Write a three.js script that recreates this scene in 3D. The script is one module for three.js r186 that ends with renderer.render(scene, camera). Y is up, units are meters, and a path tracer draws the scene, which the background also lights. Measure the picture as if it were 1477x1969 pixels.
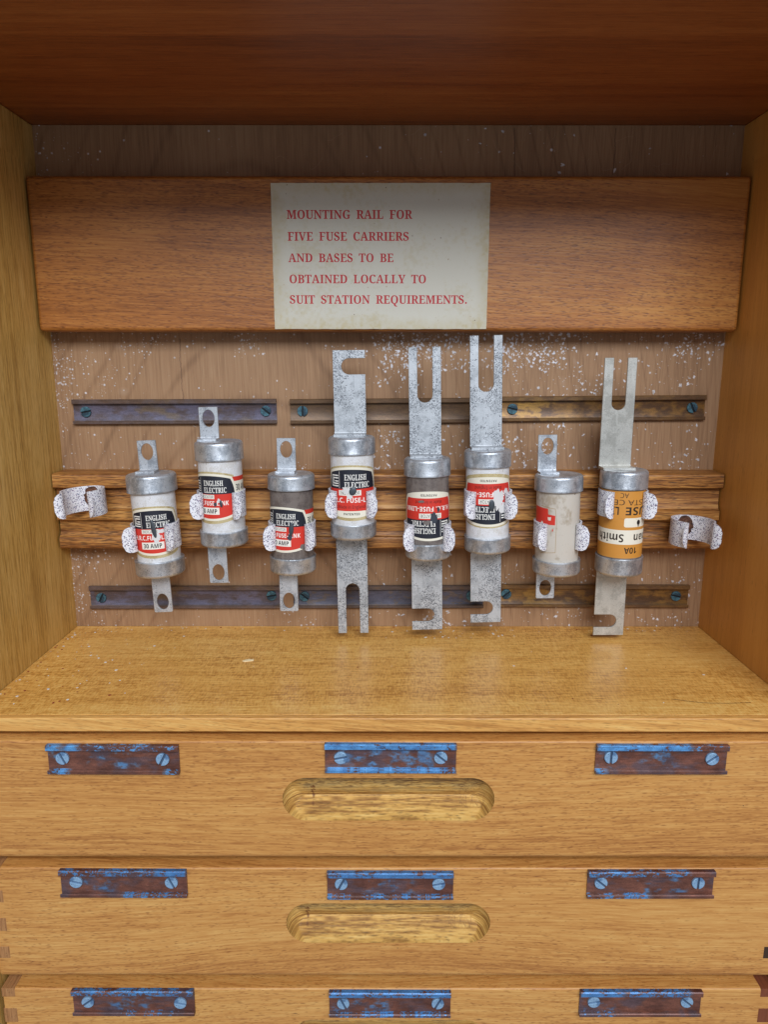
import * as THREE from 'three';
import { RoundedBoxGeometry } from 'three/addons/geometries/RoundedBoxGeometry.js';
import { mergeGeometries, mergeVertices, toCreasedNormals } from 'three/addons/utils/BufferGeometryUtils.js';
import { RectAreaLightUniformsLib } from 'three/addons/lights/RectAreaLightUniformsLib.js';

// ---------------------------------------------------------------- camera, light, exposure
const scene = new THREE.Scene();
const camera = new THREE.PerspectiveCamera(71.46, 769 / 1024, 0.01, 20);
camera.position.set(-0.0022, 0.1556, 0.4122);
camera.rotation.set(-0.2022, 0.0001, 0.0005, 'YXZ');
const renderer = new THREE.WebGLRenderer();
renderer.toneMapping = THREE.LinearToneMapping;
renderer.toneMappingExposure = 1.0;
renderer.shadowMap.enabled = true;
RectAreaLightUniformsLib.init();
scene.background = new THREE.Color().setRGB(0.28, 0.30, 0.33);   // even dim daylight of the room in front of the cabinet
const key = new THREE.RectAreaLight(new THREE.Color().setRGB(0.90, 0.96, 1.04), 13, 1.3, 0.7);   // large bright window, high in front
key.position.set(0.24, 1.1, 1.58);
key.lookAt(0, 0.05, 0.05);
scene.add(key);

// ---------------------------------------------------------------- helpers
const K = 0.001;   // everything below is drawn in millimetres
function rng(seed) { let a = seed >>> 0; return () => { a = (a + 0x6D2B79F5) | 0; let t = Math.imul(a ^ (a >>> 15), 1 | a); t = (t + Math.imul(t ^ (t >>> 7), 61 | t)) ^ t; return ((t ^ (t >>> 14)) >>> 0) / 4294967296; }; }
const LAT = new Float32Array(65536); { const r = rng(7); for (let i = 0; i < 65536; i++) LAT[i] = r(); }
function vn(x, y) {   // value noise, 0..1
  const xi = Math.floor(x), yi = Math.floor(y); let fx = x - xi, fy = y - yi;
  fx = fx * fx * (3 - 2 * fx); fy = fy * fy * (3 - 2 * fy);
  const a = (yi & 255) << 8, b = ((yi + 1) & 255) << 8, c = xi & 255, d = (xi + 1) & 255;
  const p = LAT[a + c], q = LAT[a + d], r = LAT[b + c], s = LAT[b + d];
  return (p + (q - p) * fx) + ((r + (s - r) * fx) - (p + (q - p) * fx)) * fy;
}
const fbm = (x, y) => 0.53 * vn(x, y) + 0.27 * vn(x * 2.1 + 17, y * 2.1 + 5) + 0.2 * vn(x * 4.3 + 41, y * 4.3 + 91);
const clamp = (x, a = 0, b = 1) => x < a ? a : x > b ? b : x;
const sstep = (a, b, x) => { const t = clamp((x - a) / (b - a)); return t * t * (3 - 2 * t); };
const taken = {};
function numbered(n) { taken[n] = (taken[n] ?? -1) + 1; return taken[n] ? `${n}_${String(taken[n]).padStart(3, '0')}` : n; }
function thing(name, label, category, base, group) {
  const g = new THREE.Group(); g.name = numbered(name); g.position.set(base[0] * K, base[1] * K, base[2] * K);
  g.userData = { label, category }; if (group) g.userData.group = group;
  g.base = base; scene.add(g); return g;
}
function part(parent, name, geo, material, label) {   // geo in world millimetres (or the thing's own, when its base is null)
  let root = parent; while (root.parent && root.parent !== scene) root = root.parent;
  const b = root.base, g = geo.clone(); g.translate(-b[0], -b[1], -b[2]); g.scale(K, K, K);
  const m = new THREE.Mesh(g, material); m.name = name; if (label) m.userData.label = label;
  parent.add(m); return m;
}
function box(x0, x1, y0, y1, z0, z1, r = 0.6, seg = 2) {
  const g = new RoundedBoxGeometry(x1 - x0, y1 - y0, z1 - z0, seg, r); g.translate((x0 + x1) / 2, (y0 + y1) / 2, (z0 + z1) / 2); return g;
}
function boxUV(geo, grain, su, sv, ou = 0, ov = 0) {   // box projection in millimetres, u along the grain
  const g = geo.index ? geo.toNonIndexed() : geo, p = g.attributes.position, uv = new Float32Array(p.count * 2);
  const A = new THREE.Vector3(), B = new THREE.Vector3(), C = new THREE.Vector3(), n = new THREE.Vector3(), gi = 'xyz'.indexOf(grain);
  for (let i = 0; i < p.count; i += 3) {
    A.fromBufferAttribute(p, i); B.fromBufferAttribute(p, i + 1); C.fromBufferAttribute(p, i + 2);
    n.copy(B).sub(A).cross(C.clone().sub(A)); const a = [Math.abs(n.x), Math.abs(n.y), Math.abs(n.z)], m = a.indexOf(Math.max(...a));
    let cu = gi, cv; if (m === gi) { cu = (m + 1) % 3; cv = (m + 2) % 3; } else cv = 3 - gi - m;
    for (let k = 0; k < 3; k++) { const q = [p.getX(i + k), p.getY(i + k), p.getZ(i + k)]; uv[(i + k) * 2] = (q[cu] + ou) / su; uv[(i + k) * 2 + 1] = (q[cv] + ov) / sv; }
  }
  g.setAttribute('uv', new THREE.BufferAttribute(uv, 2)); return g;
}
function planeUV(geo, fu, fv) { const p = geo.attributes.position, uv = new Float32Array(p.count * 2); for (let i = 0; i < p.count; i++) { uv[i * 2] = fu(p.getX(i), p.getY(i), p.getZ(i)); uv[i * 2 + 1] = fv(p.getX(i), p.getY(i), p.getZ(i)); } geo.setAttribute('uv', new THREE.BufferAttribute(uv, 2)); return geo; }
function dataTex(bytes, w, h, srgb) {
  const t = new THREE.DataTexture(bytes, w, h); t.wrapS = t.wrapT = THREE.RepeatWrapping; t.magFilter = THREE.LinearFilter; t.minFilter = THREE.LinearFilter;
  if (srgb) t.colorSpace = THREE.SRGBColorSpace; t.needsUpdate = true; return t;
}
// A picture of w x h texels over mw x mh millimetres: f(x mm, y mm) -> [r, g, b, height 0..1]; stamps are laid on before packing.
function paint(w, h, mw, mh, f, after) {
  const col = new Float32Array(w * h * 3), hgt = new Float32Array(w * h);
  for (let j = 0; j < h; j++) for (let i = 0; i < w; i++) { const k = j * w + i, o = f(i / w * mw, j / h * mh); col[k * 3] = o[0]; col[k * 3 + 1] = o[1]; col[k * 3 + 2] = o[2]; hgt[k] = o[3] ?? 0.5; }
  const stamp = (x, y, lx, ly, ang, rgb, alpha, dh = 0, hard = 0.35) => {   // soft ellipse; x, y, radii in mm
    const sx = w / mw, sy = h / mh, R = Math.max(lx, ly) + 0.3, c = Math.cos(ang), s = Math.sin(ang);
    for (let j = Math.floor((y - R) * sy); j <= (y + R) * sy; j++) for (let i = Math.floor((x - R) * sx); i <= (x + R) * sx; i++) {
      const dx = (i + 0.5) / sx - x, dy = (j + 0.5) / sy - y, u = (dx * c + dy * s) / (lx + 0.08), v = (-dx * s + dy * c) / (ly + 0.08), d = Math.sqrt(u * u + v * v);
      if (d >= 1) continue; const a = alpha * clamp((1 - d) / hard), k = ((j % h + h) % h) * w + ((i % w + w) % w);
      for (let q = 0; q < 3; q++) col[k * 3 + q] += (rgb[q] - col[k * 3 + q]) * a; hgt[k] += dh * a;
    }
  };
  if (after) after(stamp, col, hgt);
  const b = new Uint8Array(w * h * 4), hb = new Uint8Array(w * h * 4);
  for (let k = 0; k < w * h; k++) { for (let q = 0; q < 3; q++) { b[k * 4 + q] = clamp(col[k * 3 + q], 0, 255); hb[k * 4 + q] = clamp(hgt[k] * 255, 0, 255); } b[k * 4 + 3] = hb[k * 4 + 3] = 255; }
  return { map: dataTex(b, w, h, true), bump: dataTex(hb, w, h, false), mw, mh };
}
const mix3 = (a, b, t) => [a[0] + (b[0] - a[0]) * t, a[1] + (b[1] - a[1]) * t, a[2] + (b[2] - a[2]) * t];

// ---------------------------------------------------------------- wood
function wood({ w, h, mw, mh, seed, dark, mid, light, band = 0.3, bandF = 0.05, fibre = 0.3, pores = 6000, poreLen = 2.2, poreW = 0.1, poreDark = 0.5, slope = 0, cross = 0, figure = 0, poreCol, wave = 6, pale = 0, soilAndShade = false, marks = 0 }) {
  const o = seed * 13.7;
  const bend = (u, v) => wave * (vn(u * 0.006 + o, v * 0.012 + o) - 0.5) + 1.2 * (vn(u * 0.03 + o, v * 0.05) - 0.5);
  return paint(w, h, mw, mh, (u, v) => {
    const vv = v + bend(u, v) + slope * u;
    let t = 0.5 + band * (fbm(u * 0.0025 + o, vv * bandF + o) - 0.5) * 2.2 + band * 0.7 * (vn(u * 0.004 + o, vv * bandF * 5) - 0.5);
    t += fibre * (vn(u * 0.05 + o, vv * 1.7 + o) - 0.5) + fibre * 1.1 * (vn(u * 0.17 + o, vv * 3.6) - 0.5) + fibre * 0.35 * (vn(u * 0.7, vv * 4) - 0.5);
    if (figure) t += figure * (sstep(0.55, 0.8, fbm(u * 0.012 + o, v * 0.03 + o)) - 0.2);
    if (cross) { const m = fbm(u * 0.02 + 3, v * 0.03 + o); t += cross * (vn(u * 2.3 + 2 * vn(v * 0.2, u * 0.05), v * 0.5 + o) - 0.5) * (0.3 + 1.2 * m) + cross * (vn(u * 0.4, v * 2.6 + o) - 0.5) * (0.4 + m); }
    const c = t < 0.5 ? mix3(dark, mid, clamp(t * 2)) : mix3(mid, light, clamp(t * 2 - 1));
    return [c[0], c[1], c[2], 0.55 + 0.25 * (vn(u * 0.06, vv * 2.4) - 0.5)];
  }, (stamp) => {
    const r = rng(seed * 991 + 3), pc = poreCol ?? dark.map((x) => x * 0.5);
    for (let i = 0; i < pores; i++) {
      const u = r() * mw, v = r() * mh; if (vn(u * 0.01 + o + 9, v * 0.05 + o) + 0.35 * r() < 0.45) continue;
      const sl = (bend(u + 2, v) - bend(u - 2, v)) / 4 + slope, L = poreLen * (0.4 + 1.2 * r());
      stamp(u, v, L / 2, poreW * (0.6 + 0.8 * r()), Math.atan(-sl), pc, poreDark * (0.35 + 0.65 * r()), -0.45, 0.8);
    }
    for (let i = 0; i < pale; i++) { const u = r() * mw, v = r() * mh, sl = (bend(u + 2, v) - bend(u - 2, v)) / 4 + slope; stamp(u, v, poreLen * (0.3 + 0.5 * r()), poreW * 0.9, Math.atan(-sl), light.map((q) => Math.min(255, q * 1.09)), 0.5 * r(), 0.1, 0.8); }
    for (let i = 0; i < marks; i++) { const q = r(); stamp(r() * mw, r() * mh, q < 0.7 ? 0.12 + 0.25 * r() : 0.8 + 1.8 * r(), 0.1 + 0.12 * r(), q < 0.7 ? r() * 3 : 0.1 * (r() - 0.5), [54, 32, 18], 0.5 + 0.4 * r(), -0.5, 0.6); }
    if (soilAndShade) { // finger dirt and old stain rubbed into the upper back of the grip, scorch marks of the cutter, painted shade at the right end
      for (let i = 0; i < 150; i++) stamp(12 + r() * 86, 14 + 10 * r(), 2 + 7 * r(), 0.5 + 0.9 * r(), 0.05 * (r() - 0.5), [138, 122, 92], 0.3 * r(), 0, 0.9);
      for (let i = 0; i < 620; i++) stamp(10 + r() * 90, 15.5 + 9 * Math.sqrt(r()), 0.8 + 4 * r() * r(), 0.1 + 0.22 * r(), 0.06 * (r() - 0.5), [82, 54, 34], 0.75 * r(), -0.3, 0.8);
      for (let i = 0; i < 14; i++) stamp(18.5 + 1.6 * r(), 9 + 9 * r(), 0.4 + 0.3 * r(), 0.5 + 0.8 * r(), r(), [104, 62, 30], 0.6, -0.2, 0.6);
      for (let i = 0; i < 260; i++) stamp(88 + 12 * r(), 8 + 14 * r(), 0.5 + r(), 0.1 + 0.15 * r(), r() * 3, [120, 82, 44], 0.4 * r(), -0.2, 0.8);  // right end of the grip darkened, its shade kept in the colour
    }
  });
}
const woodMat = (t, rough = 0.5, bump = 0.00012, extra = {}) => new THREE.MeshPhysicalMaterial({ map: t.map, bumpMap: t.bump, bumpScale: bump, roughness: rough, ...extra });
const T = {};
T.drawer = wood({ w: 1760, h: 1000, mw: 440, mh: 250, seed: 1, marks: 60, dark: [158, 99, 44], mid: [196, 137, 70], light: [214, 163, 93], band: 0.24, fibre: 0.42, pores: 26000, poreLen: 2.4, poreW: 0.16, poreDark: 0.6, wave: 14, poreCol: [118, 68, 28], pale: 9000 });
T.shelf = wood({ w: 1600, h: 600, mw: 440, mh: 165, seed: 2, dark: [172, 116, 48], mid: [222, 166, 84], light: [238, 194, 114], band: 0.26, fibre: 0.3, cross: 0.52, marks: 30, pores: 5000, poreLen: 2, poreDark: 0.3 });
T.leftWall = wood({ w: 1400, h: 500, mw: 520, mh: 150, seed: 3, dark: [156, 116, 50], mid: [202, 160, 84], light: [222, 186, 114], band: 0.25, bandF: 0.09, fibre: 0.5, pores: 6000, poreLen: 6, poreDark: 0.35, wave: 4 });
T.rightWall = wood({ w: 1200, h: 400, mw: 520, mh: 150, seed: 4, dark: [166, 106, 42], mid: [200, 138, 62], light: [214, 156, 78], band: 0.2, fibre: 0.16, pores: 3500, poreLen: 3, poreDark: 0.35 });
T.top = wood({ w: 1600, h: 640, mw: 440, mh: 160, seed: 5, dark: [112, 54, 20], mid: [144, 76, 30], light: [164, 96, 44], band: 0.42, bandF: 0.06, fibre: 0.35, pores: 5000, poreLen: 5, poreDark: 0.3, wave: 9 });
T.board = wood({ w: 1700, h: 480, mw: 440, mh: 110, seed: 6, dark: [130, 74, 26], mid: [170, 106, 46], light: [192, 132, 64], band: 0.36, fibre: 0.36, pores: 19000, poreLen: 3, poreW: 0.15, poreDark: 0.65, pale: 4000, poreCol: [84, 42, 16], marks: 14, figure: 0.25, slope: 0.04, wave: 14 });
T.rail = wood({ w: 1700, h: 400, mw: 440, mh: 80, seed: 8, dark: [112, 66, 28], mid: [168, 112, 54], light: [200, 146, 78], band: 0.5, bandF: 0.13, fibre: 0.6, pores: 9000, poreLen: 5.5, poreW: 0.16, poreDark: 0.75, wave: 5 });
T.end = wood({ w: 256, h: 256, mw: 40, mh: 40, seed: 9, dark: [132, 86, 48], mid: [166, 116, 70], light: [184, 134, 86], band: 0.3, fibre: 0.5, pores: 500, poreLen: 1, poreDark: 0.5 });
T.endRed = wood({ w: 128, h: 128, mw: 40, mh: 40, seed: 10, dark: [96, 48, 26], mid: [120, 62, 34], light: [134, 76, 44], band: 0.2, fibre: 0.3, pores: 100, poreDark: 0.3 });
// plywood of the back, with splashes and flakes of old white paint
T.back = paint(1560, 1160, 390, 290, (x, y) => {   // x, y in mm from the lower left corner of the compartment, 5 mm margin
  const wv = 8 * (vn(x * 0.012, y * 0.008) - 0.5), vv = x + wv;
  let t = 0.5 + 0.25 * (fbm(vv * 0.035, y * 0.004) - 0.5) + 0.2 * (vn(vv * 1.6, y * 0.05) - 0.5) + 0.16 * (vn(vv * 3.4, y * 0.14) - 0.5) + 0.1 * (vn(x * 0.03, y * 0.03) - 0.5);
  const arch = (y - 60) * 0.16 + 0.0022 * (x - 118) ** 2 * (1 + 0.3 * vn(x * 0.02, 3)) * 0.9 + 3 * vn(x * 0.02, y * 0.02);   // cathedral figure
  const a = Math.abs(((arch / 6.3) % 1) - 0.5); t -= 0.13 * sstep(0.12, 0.0, a) * (0.5 + vn(x * 0.05, y * 0.03));
  const c = t < 0.5 ? mix3([108, 77, 52], [155, 119, 86], clamp(t * 2)) : mix3([155, 119, 86], [182, 150, 116], clamp(t * 2 - 1));
  return [c[0], c[1], c[2], 0.35];
}, (stamp) => {
  const r = rng(21);
  for (let i = 0; i < 2200; i++) { const x = r() * 390, y = r() * 290; stamp(x, y, 0.06, 1 + 3 * r(), 0, [92, 58, 42], 0.3 * r(), -0.1, 0.8); }
  const dens = (x, y) => {   // where the white lies thick
    const X = x - 195, Y = y - 5; let d = 0.05;
    d += 0.9 * sstep(-120, -178, X) * sstep(98, 120, Y) * sstep(178, 150, Y);
    d += 0.7 * sstep(-145, -185, X) * sstep(112, 90, Y);
    d += 0.55 * sstep(158, 172, Y) * sstep(180, 176, Y);
    d += 0.75 * sstep(-14, 6, X) * sstep(118, 80, X) * sstep(95, 110, Y) * sstep(176, 172, Y);
    d += 0.6 * sstep(60, 80, X) * sstep(188, 150, X) * sstep(85, 110, Y) * sstep(176, 172, Y);
    d += 0.7 * sstep(100, 97, Y) * sstep(95, 96, Y) + 0.35 * sstep(12, 2, Y) + 0.25 * sstep(45, 25, Y) * sstep(-40, 20, X);
    if (Y > 178) d *= 0.25; if (Y > 240) d = 0.03 + 0.25 * sstep(-150, -180, X) * sstep(285, 262, Y);
    return d * (0.2 + 1.6 * sstep(0.4, 0.72, fbm(x * 0.035 + 4, y * 0.035)));
  };
  for (let i = 0; i < 56000; i++) {
    const x = r() * 390, y = r() * 290, q = r(); if (q > dens(x, y) * 0.55) continue;
    const right = x > 180, s = (0.12 + 0.62 * r() ** 2.6) * (right ? 1.1 : 0.95), tone = 188 + 42 * r();
    if (right && r() < 0.6) { const a = r() * 3.1; for (let k = 0; k < 3; k++) stamp(x + (r() - 0.5) * s * 1.4, y + (r() - 0.5) * s * 1.4, s * (0.7 + r()), s * 0.45, a + r() - 0.5, [tone, tone, tone + 8], 0.85, 0.6, 0.3); }
    else stamp(x, y, s, s * (0.7 + 0.5 * r()), r() * 3, [tone, tone, tone + 10], 0.6 + 0.35 * r(), 0.6, 0.45);
  }
  for (let i = 0; i < 260; i++) { const x = 20 + r() * 350, y = 10 + r() * 170; if (dens(x, y) < 0.3) continue; stamp(x, y, 2 + 3 * r(), 1 + 2 * r(), r() * 3, [205, 198, 200], 0.16, 0, 1); }
  for (let k = 0; k < 26; k++) { let x = 120 + 250 * r(), y = 250 + 32 * r(), a = r() * 6; for (let i = 0; i < 16; i++) { a += (r() - 0.5) * 0.9; x += Math.cos(a) * 0.6; y += Math.sin(a) * 0.6; stamp(x, y, 0.35, 0.1, a, [196, 168, 146], 0.4, 0.1, 0.8); } }   // pale scratches above the board
  for (const [cx, y0, y1] of [[316, 262, 285], [263, 255, 285], [86, 110, 140], [77, 130, 176]]) { let x = cx; for (let y = y0; y < y1; y += 0.5) { x += (r() - 0.5) * 0.35; stamp(x, y, 0.1, 0.5, 0, [52, 32, 24], 0.6, -0.3, 0.7); } }
});
const M = {
  drawer: woodMat(T.drawer, 0.5, 0.00014, { clearcoat: 0.12, clearcoatRoughness: 0.4 }), shelf: woodMat(T.shelf, 0.42, 0.00006, { clearcoat: 0.2, clearcoatRoughness: 0.3 }),
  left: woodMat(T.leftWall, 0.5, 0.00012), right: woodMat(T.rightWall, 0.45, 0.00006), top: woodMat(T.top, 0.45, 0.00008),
  board: woodMat(T.board, 0.42, 0.00012, { clearcoat: 0.15, clearcoatRoughness: 0.35 }), rail: woodMat(T.rail, 0.5, 0.0002), end: woodMat(T.end, 0.7, 0.0002), endRed: woodMat(T.endRed, 0.65, 0.0001), back: woodMat(T.back, 0.65, 0.00025),
  gap: new THREE.MeshStandardMaterial({ color: 0x3a2415, roughness: 0.9 }),
};
const U = (g, t, grain, ou = 0, ov = 0) => boxUV(g, grain, t.mw, t.mh, ou, ov);

// ---------------------------------------------------------------- the cabinet
const CW = 190, CH = 281.3, SH = 116.5, DZ = 119.5;
const cab = thing('wooden_cabinet', 'open varnished wooden cabinet with a deep compartment above its drawers', 'cabinet', [0, -215, 0]);
part(cab, 'side_panel', U(box(-CW - 12, -CW, -215, CH, -6, 123, 0.8), T.leftWall, 'y', 260, 20), M.left, 'yellowish oak toned side panel on the left');
part(cab, 'side_panel', U(box(CW, CW + 12, -215, CH, -6, 123, 0.8), T.rightWall, 'y', 260, 20), M.right, 'orange brown side panel on the right');
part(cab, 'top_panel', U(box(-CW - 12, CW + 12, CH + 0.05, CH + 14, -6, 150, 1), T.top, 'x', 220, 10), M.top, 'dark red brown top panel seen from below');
part(cab, 'back_panel', U(box(-CW - 3, CW + 3, -212, CH, -6, 0, 0.3), { mw: 390, mh: 290 }, 'x', 195, 5), M.back, 'bare plywood back flecked with white paint');
T.edge = wood({ w: 1500, h: 128, mw: 400, mh: 30, seed: 17, dark: [170, 112, 50], mid: [212, 154, 80], light: [230, 182, 106], band: 0.3, bandF: 0.25, fibre: 0.4, pores: 2500, poreLen: 4, poreW: 0.12, poreDark: 0.35, slope: 0.09 });
part(cab, 'shelf_edge', U(box(-CW + 0.2, CW - 0.2, -6.8, 0, 112.85, SH, 0.7, 3), T.edge, 'x', 200, 10), woodMat(T.edge, 0.45, 0.0001, { clearcoat: 0.15, clearcoatRoughness: 0.35 }), 'pale wooden lip along the front of the shelf');
part(cab, 'shelf', U(box(-CW + 0.2, CW - 0.2, -6.8, -0.02, 0.3, 112.8, 0.15, 1), T.shelf, 'x', 220, 20), M.shelf, 'honey coloured shelf board over the drawers');
part(cab, 'bottom_panel', U(box(-CW + 0.3, CW - 0.3, -214, -207, 0.3, 122, 0.7), T.shelf, 'x', 200, 0), M.shelf);
{
  const b = thing('mounting_board', 'wide reddish brown wooden board across the back behind the paper notice', 'board', [0, 174, 0.2]);
  part(b, 'plank', U(box(-189.2, 189.2, 174, 252.5, 0.2, 15.5, 2.2, 4), T.board, 'x', 220, -165), M.board);
}
{ // stepped batten that carries the clips
  const s = new THREE.Shape(); // x here is depth, y is height
  s.moveTo(0.3, 52.6); s.lineTo(13.2, 52.4); s.quadraticCurveTo(14.3, 52.4, 14.3, 53.6); s.lineTo(14.3, 58.2); s.quadraticCurveTo(14.2, 59.2, 12.9, 59.8); s.lineTo(11.6, 62); s.lineTo(11.6, 69.2);
  s.lineTo(14.2, 69.2); s.quadraticCurveTo(14.9, 69.2, 14.9, 70); s.lineTo(14.8, 74.6); s.lineTo(13, 75.8); s.lineTo(12.2, 78); s.lineTo(12.2, 88); s.lineTo(15.6, 88); s.quadraticCurveTo(16.4, 88, 16.4, 89); s.lineTo(16.4, 94.6); s.quadraticCurveTo(16.4, 96, 15, 96.2); s.lineTo(0.3, 96.6); s.closePath();
  let g = new THREE.ExtrudeGeometry(s, { depth: 378.4, bevelEnabled: false, curveSegments: 4 }); g.rotateY(-Math.PI / 2); g.scale(1, 1, 1); // depth runs along -x, shape x along z
  g.computeBoundingBox(); g.translate(-(g.boundingBox.min.x + g.boundingBox.max.x) / 2, 0, 0); if (g.boundingBox.max.z < 1) g.scale(1, 1, -1);
  g = toCreasedNormals(g, 0.5);
  const b = thing('clip_rail', 'stepped brown wooden rail across the back that carries the white clips', 'rail', [0, 52, 0.3]);
  part(b, 'moulding', U(g, T.rail, 'x', 220, -30), M.rail);
}

// ---------------------------------------------------------------- metal label holders
const HOLD = [];   // rows of one picture: kinds of tarnish
const HROWS = 16;
const kinds = ['purple', 'brass', 'brass2', 'purple', 'blueblack', 'brass2', 'd0', 'd1', 'd2', 'd3', 'd4', 'd5', 'd6', 'd7', 'd8'];
const patches = { // painted areas on the drawer holders: [u0, u1, part, strength], part: t upper lip, m middle, b lower lip
  d0: [[0, 0.12, 't', 1], [0.13, 0.26, 't', 0.8], [0.3, 1, 't', 0.32], [0, 0.16, 'b', 0.8], [0.9, 1, 'b', 0.6], [0, 0.1, 'm', 0.5], [0.3, 0.7, 'm', 0.35]],
  d1: [[0, 1, 't', 1], [0, 1, 'b', 0.8], [0.1, 0.2, 'm', 0.9], [0.2, 0.45, 'm', 0.55], [0.5, 0.82, 'm', 0.85]],
  d2: [[0, 0.72, 't', 0.9], [0.72, 1, 't', 0.3], [0, 0.08, 'b', 0.8], [0.05, 0.14, 'm', 0.6], [0.35, 0.7, 'm', 0.45]],
  d3: [[0, 0.75, 't', 0.5], [0.75, 1, 't', 0.9], [0.18, 0.42, 'm', 0.75], [0.5, 1, 'b', 0.35]],
  d4: [[0, 1, 't', 0.85], [0, 1, 'b', 0.5], [0.3, 0.7, 'm', 0.5]],
  d5: [[0, 0.8, 't', 0.45], [0, 0.5, 'b', 0.5], [0.4, 0.8, 'm', 0.6]],
  d6: [[0, 1, 't', 0.5], [0.3, 0.7, 'm', 0.45], [0.4, 0.9, 'b', 0.3]],
  d7: [[0, 1, 't', 0.8], [0, 0.5, 'm', 0.35], [0, 1, 'b', 0.4]],
  d8: [[0, 0.35, 't', 0.8], [0.35, 0.9, 't', 0.6], [0.05, 0.3, 'm', 0.35], [0, 0.3, 'b', 0.3]],
};
T.hold = paint(1024, 1024, 1024, 1024, (px, py) => {
  const row = Math.min(14, Math.floor(py / 64)), kd = kinds[row], u = px / 1024, v = (py % 64) / 64, L = row < 6 ? 117 : 59, x = u * L + row * 71, y = v * 16.8 + row * 31;
  const n = fbm(x * 0.16, y * 0.3), n2 = fbm(x * 0.32 + 9, y * 0.6), fine = vn(x * 4, y * 4) - 0.5, str = vn(x * 0.3, y * 3) - 0.5;
  let c = mix3([80, 48, 40], [128, 80, 64], clamp(n * 1.25 + 0.3 * (n2 - 0.5)));
  if (kd === 'purple') { c = mix3([82, 68, 68], [94, 88, 104], sstep(0.3, 0.7, n)); c = mix3(c, [120, 96, 62], 0.6 * sstep(0.55, 0.75, fbm(x * 0.07 + 5, y * 0.12))); c = mix3(c, [104, 108, 134], 0.5 * sstep(0.4, 0.18, v) * n2); }
  if (kd === 'brass') { c = mix3([78, 56, 40], [112, 84, 52], n); }
  if (kd === 'brass2') { c = mix3([82, 56, 34], [124, 88, 42], sstep(0.3, 0.7, n)); c = mix3(c, [160, 120, 52], 0.8 * sstep(0.52, 0.66, fbm(x * 0.13 + 2, y * 0.3)) * sstep(0.65, 0.1, u)); }
  if (kd === 'blueblack') { c = mix3([64, 60, 70], [88, 86, 100], n); c = mix3(c, [110, 82, 50], 0.4 * sstep(0.55, 0.7, n2)); }
  if (row < 6 && (v > 0.69 || v < 0.12)) c = mix3(c, [104, 78, 54], 0.5);
  let hh = 0.4;
  if (row > 5) {
    const pt = v > 0.69 ? 't' : v < 0.12 ? 'b' : 'm'; let p = 0;
    for (const [a, b, w, s] of patches[kd]) if (w === pt) { const e = sstep(a - 0.03, a + 0.03, u + 0.08 * (n2 - 0.5)) * sstep(b + 0.03, b - 0.03, u + 0.08 * (n2 - 0.5)); const nn = pt === 'm' ? 0.7 * fbm(x * 0.22 + 3, y * 0.3) + 0.3 * n2 : 0.45 * n2 + 0.3 * fbm(x * 0.6 + 4, y * 1.4) + 0.25 * n + 0.26 * (vn(x * 1.6, y * 1.9) - 0.5) + 0.14 * (vn(x * 4, y * 4) - 0.5); p = Math.max(p, e * (pt === 'm' ? 0.7 * sstep(0.6 - 0.22 * s, 0.86 - 0.22 * s, nn) : 0.94 * sstep(0.62 - 0.36 * s, 0.76 - 0.36 * s, nn))); }
    c = mix3(c, [72, 78, 104], 0.4 * sstep(0.42, 0.7, fbm(x * 0.1 + 7, y * 0.22)));
    c = mix3(c, mix3([58, 104, 160], [98, 168, 226], clamp((n2 * 1.3 - 0.1) * (row < 9 ? 1 : 0.6))), p); hh += 0.3 * p;
  }
  const k = 1 + 0.22 * fine + 0.18 * str; return [c[0] * k, c[1] * k, c[2] * k, hh + 0.2 * fine];
});
T.hold.map.wrapS = T.hold.map.wrapT = THREE.ClampToEdgeWrapping;
M.hold = new THREE.MeshPhysicalMaterial({ map: T.hold.map, bumpMap: T.hold.bump, bumpScale: 0.00012, roughness: 0.42, metalness: 0.25 });
function grime(seed, base, dark, pale, amount, mw = 40, spots = 700, spotR = 0.35, spotCol, slotShade) {
  return paint(512, 512, mw, mw, (x, y) => { const n = fbm(x * 0.25 + seed, y * 0.25), f = vn(x * 5 + seed, y * 5); let c = mix3(dark, base, sstep(0.5 - amount, 0.5 + amount * 0.4, n + 0.35 * (f - 0.5))); c = mix3(c, pale, 0.5 * sstep(0.6, 0.8, fbm(x * 0.4 + 30, y * 0.1 + seed))); const k = 1 + 0.1 * (f - 0.5); return [c[0] * k, c[1] * k, c[2] * k, 0.5 + 0.3 * (f - 0.5)]; },
    (stamp) => { const r = rng(seed * 31 + 5); for (let i = 0; i < spots; i++) { const x = r() * mw, y = r() * mw; if (fbm(x * 0.12 + seed, y * 0.12 + 40) < 0.36 + 0.2 * r()) continue; stamp(x, y, spotR * (0.3 + r()), spotR * (0.3 + 0.6 * r()), r() * 3, spotCol ?? dark, 0.35 + 0.5 * r(), -0.35, 0.5); } for (let i = 0; i < 40; i++) stamp(r() * mw, r() * mw, 0.6 + 2.4 * r(), 0.04, r() * 6.3, mix3(dark, base, 0.3), 0.5 * r(), -0.2, 0.8); if (slotShade) stamp(11.2, 11.2, 0.7, 0.7, 0, slotShade, 1, 0, 0.2); });  // last stamp: dark spot that stands in for shade in screw slots
}
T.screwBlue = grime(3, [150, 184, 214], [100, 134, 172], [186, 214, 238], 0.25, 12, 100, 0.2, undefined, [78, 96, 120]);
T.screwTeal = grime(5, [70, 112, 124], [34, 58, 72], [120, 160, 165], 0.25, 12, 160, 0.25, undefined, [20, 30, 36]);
M.screwBlue = new THREE.MeshPhysicalMaterial({ map: T.screwBlue.map, bumpMap: T.screwBlue.bump, bumpScale: 0.0001, roughness: 0.4, metalness: 0.35 });
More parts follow.
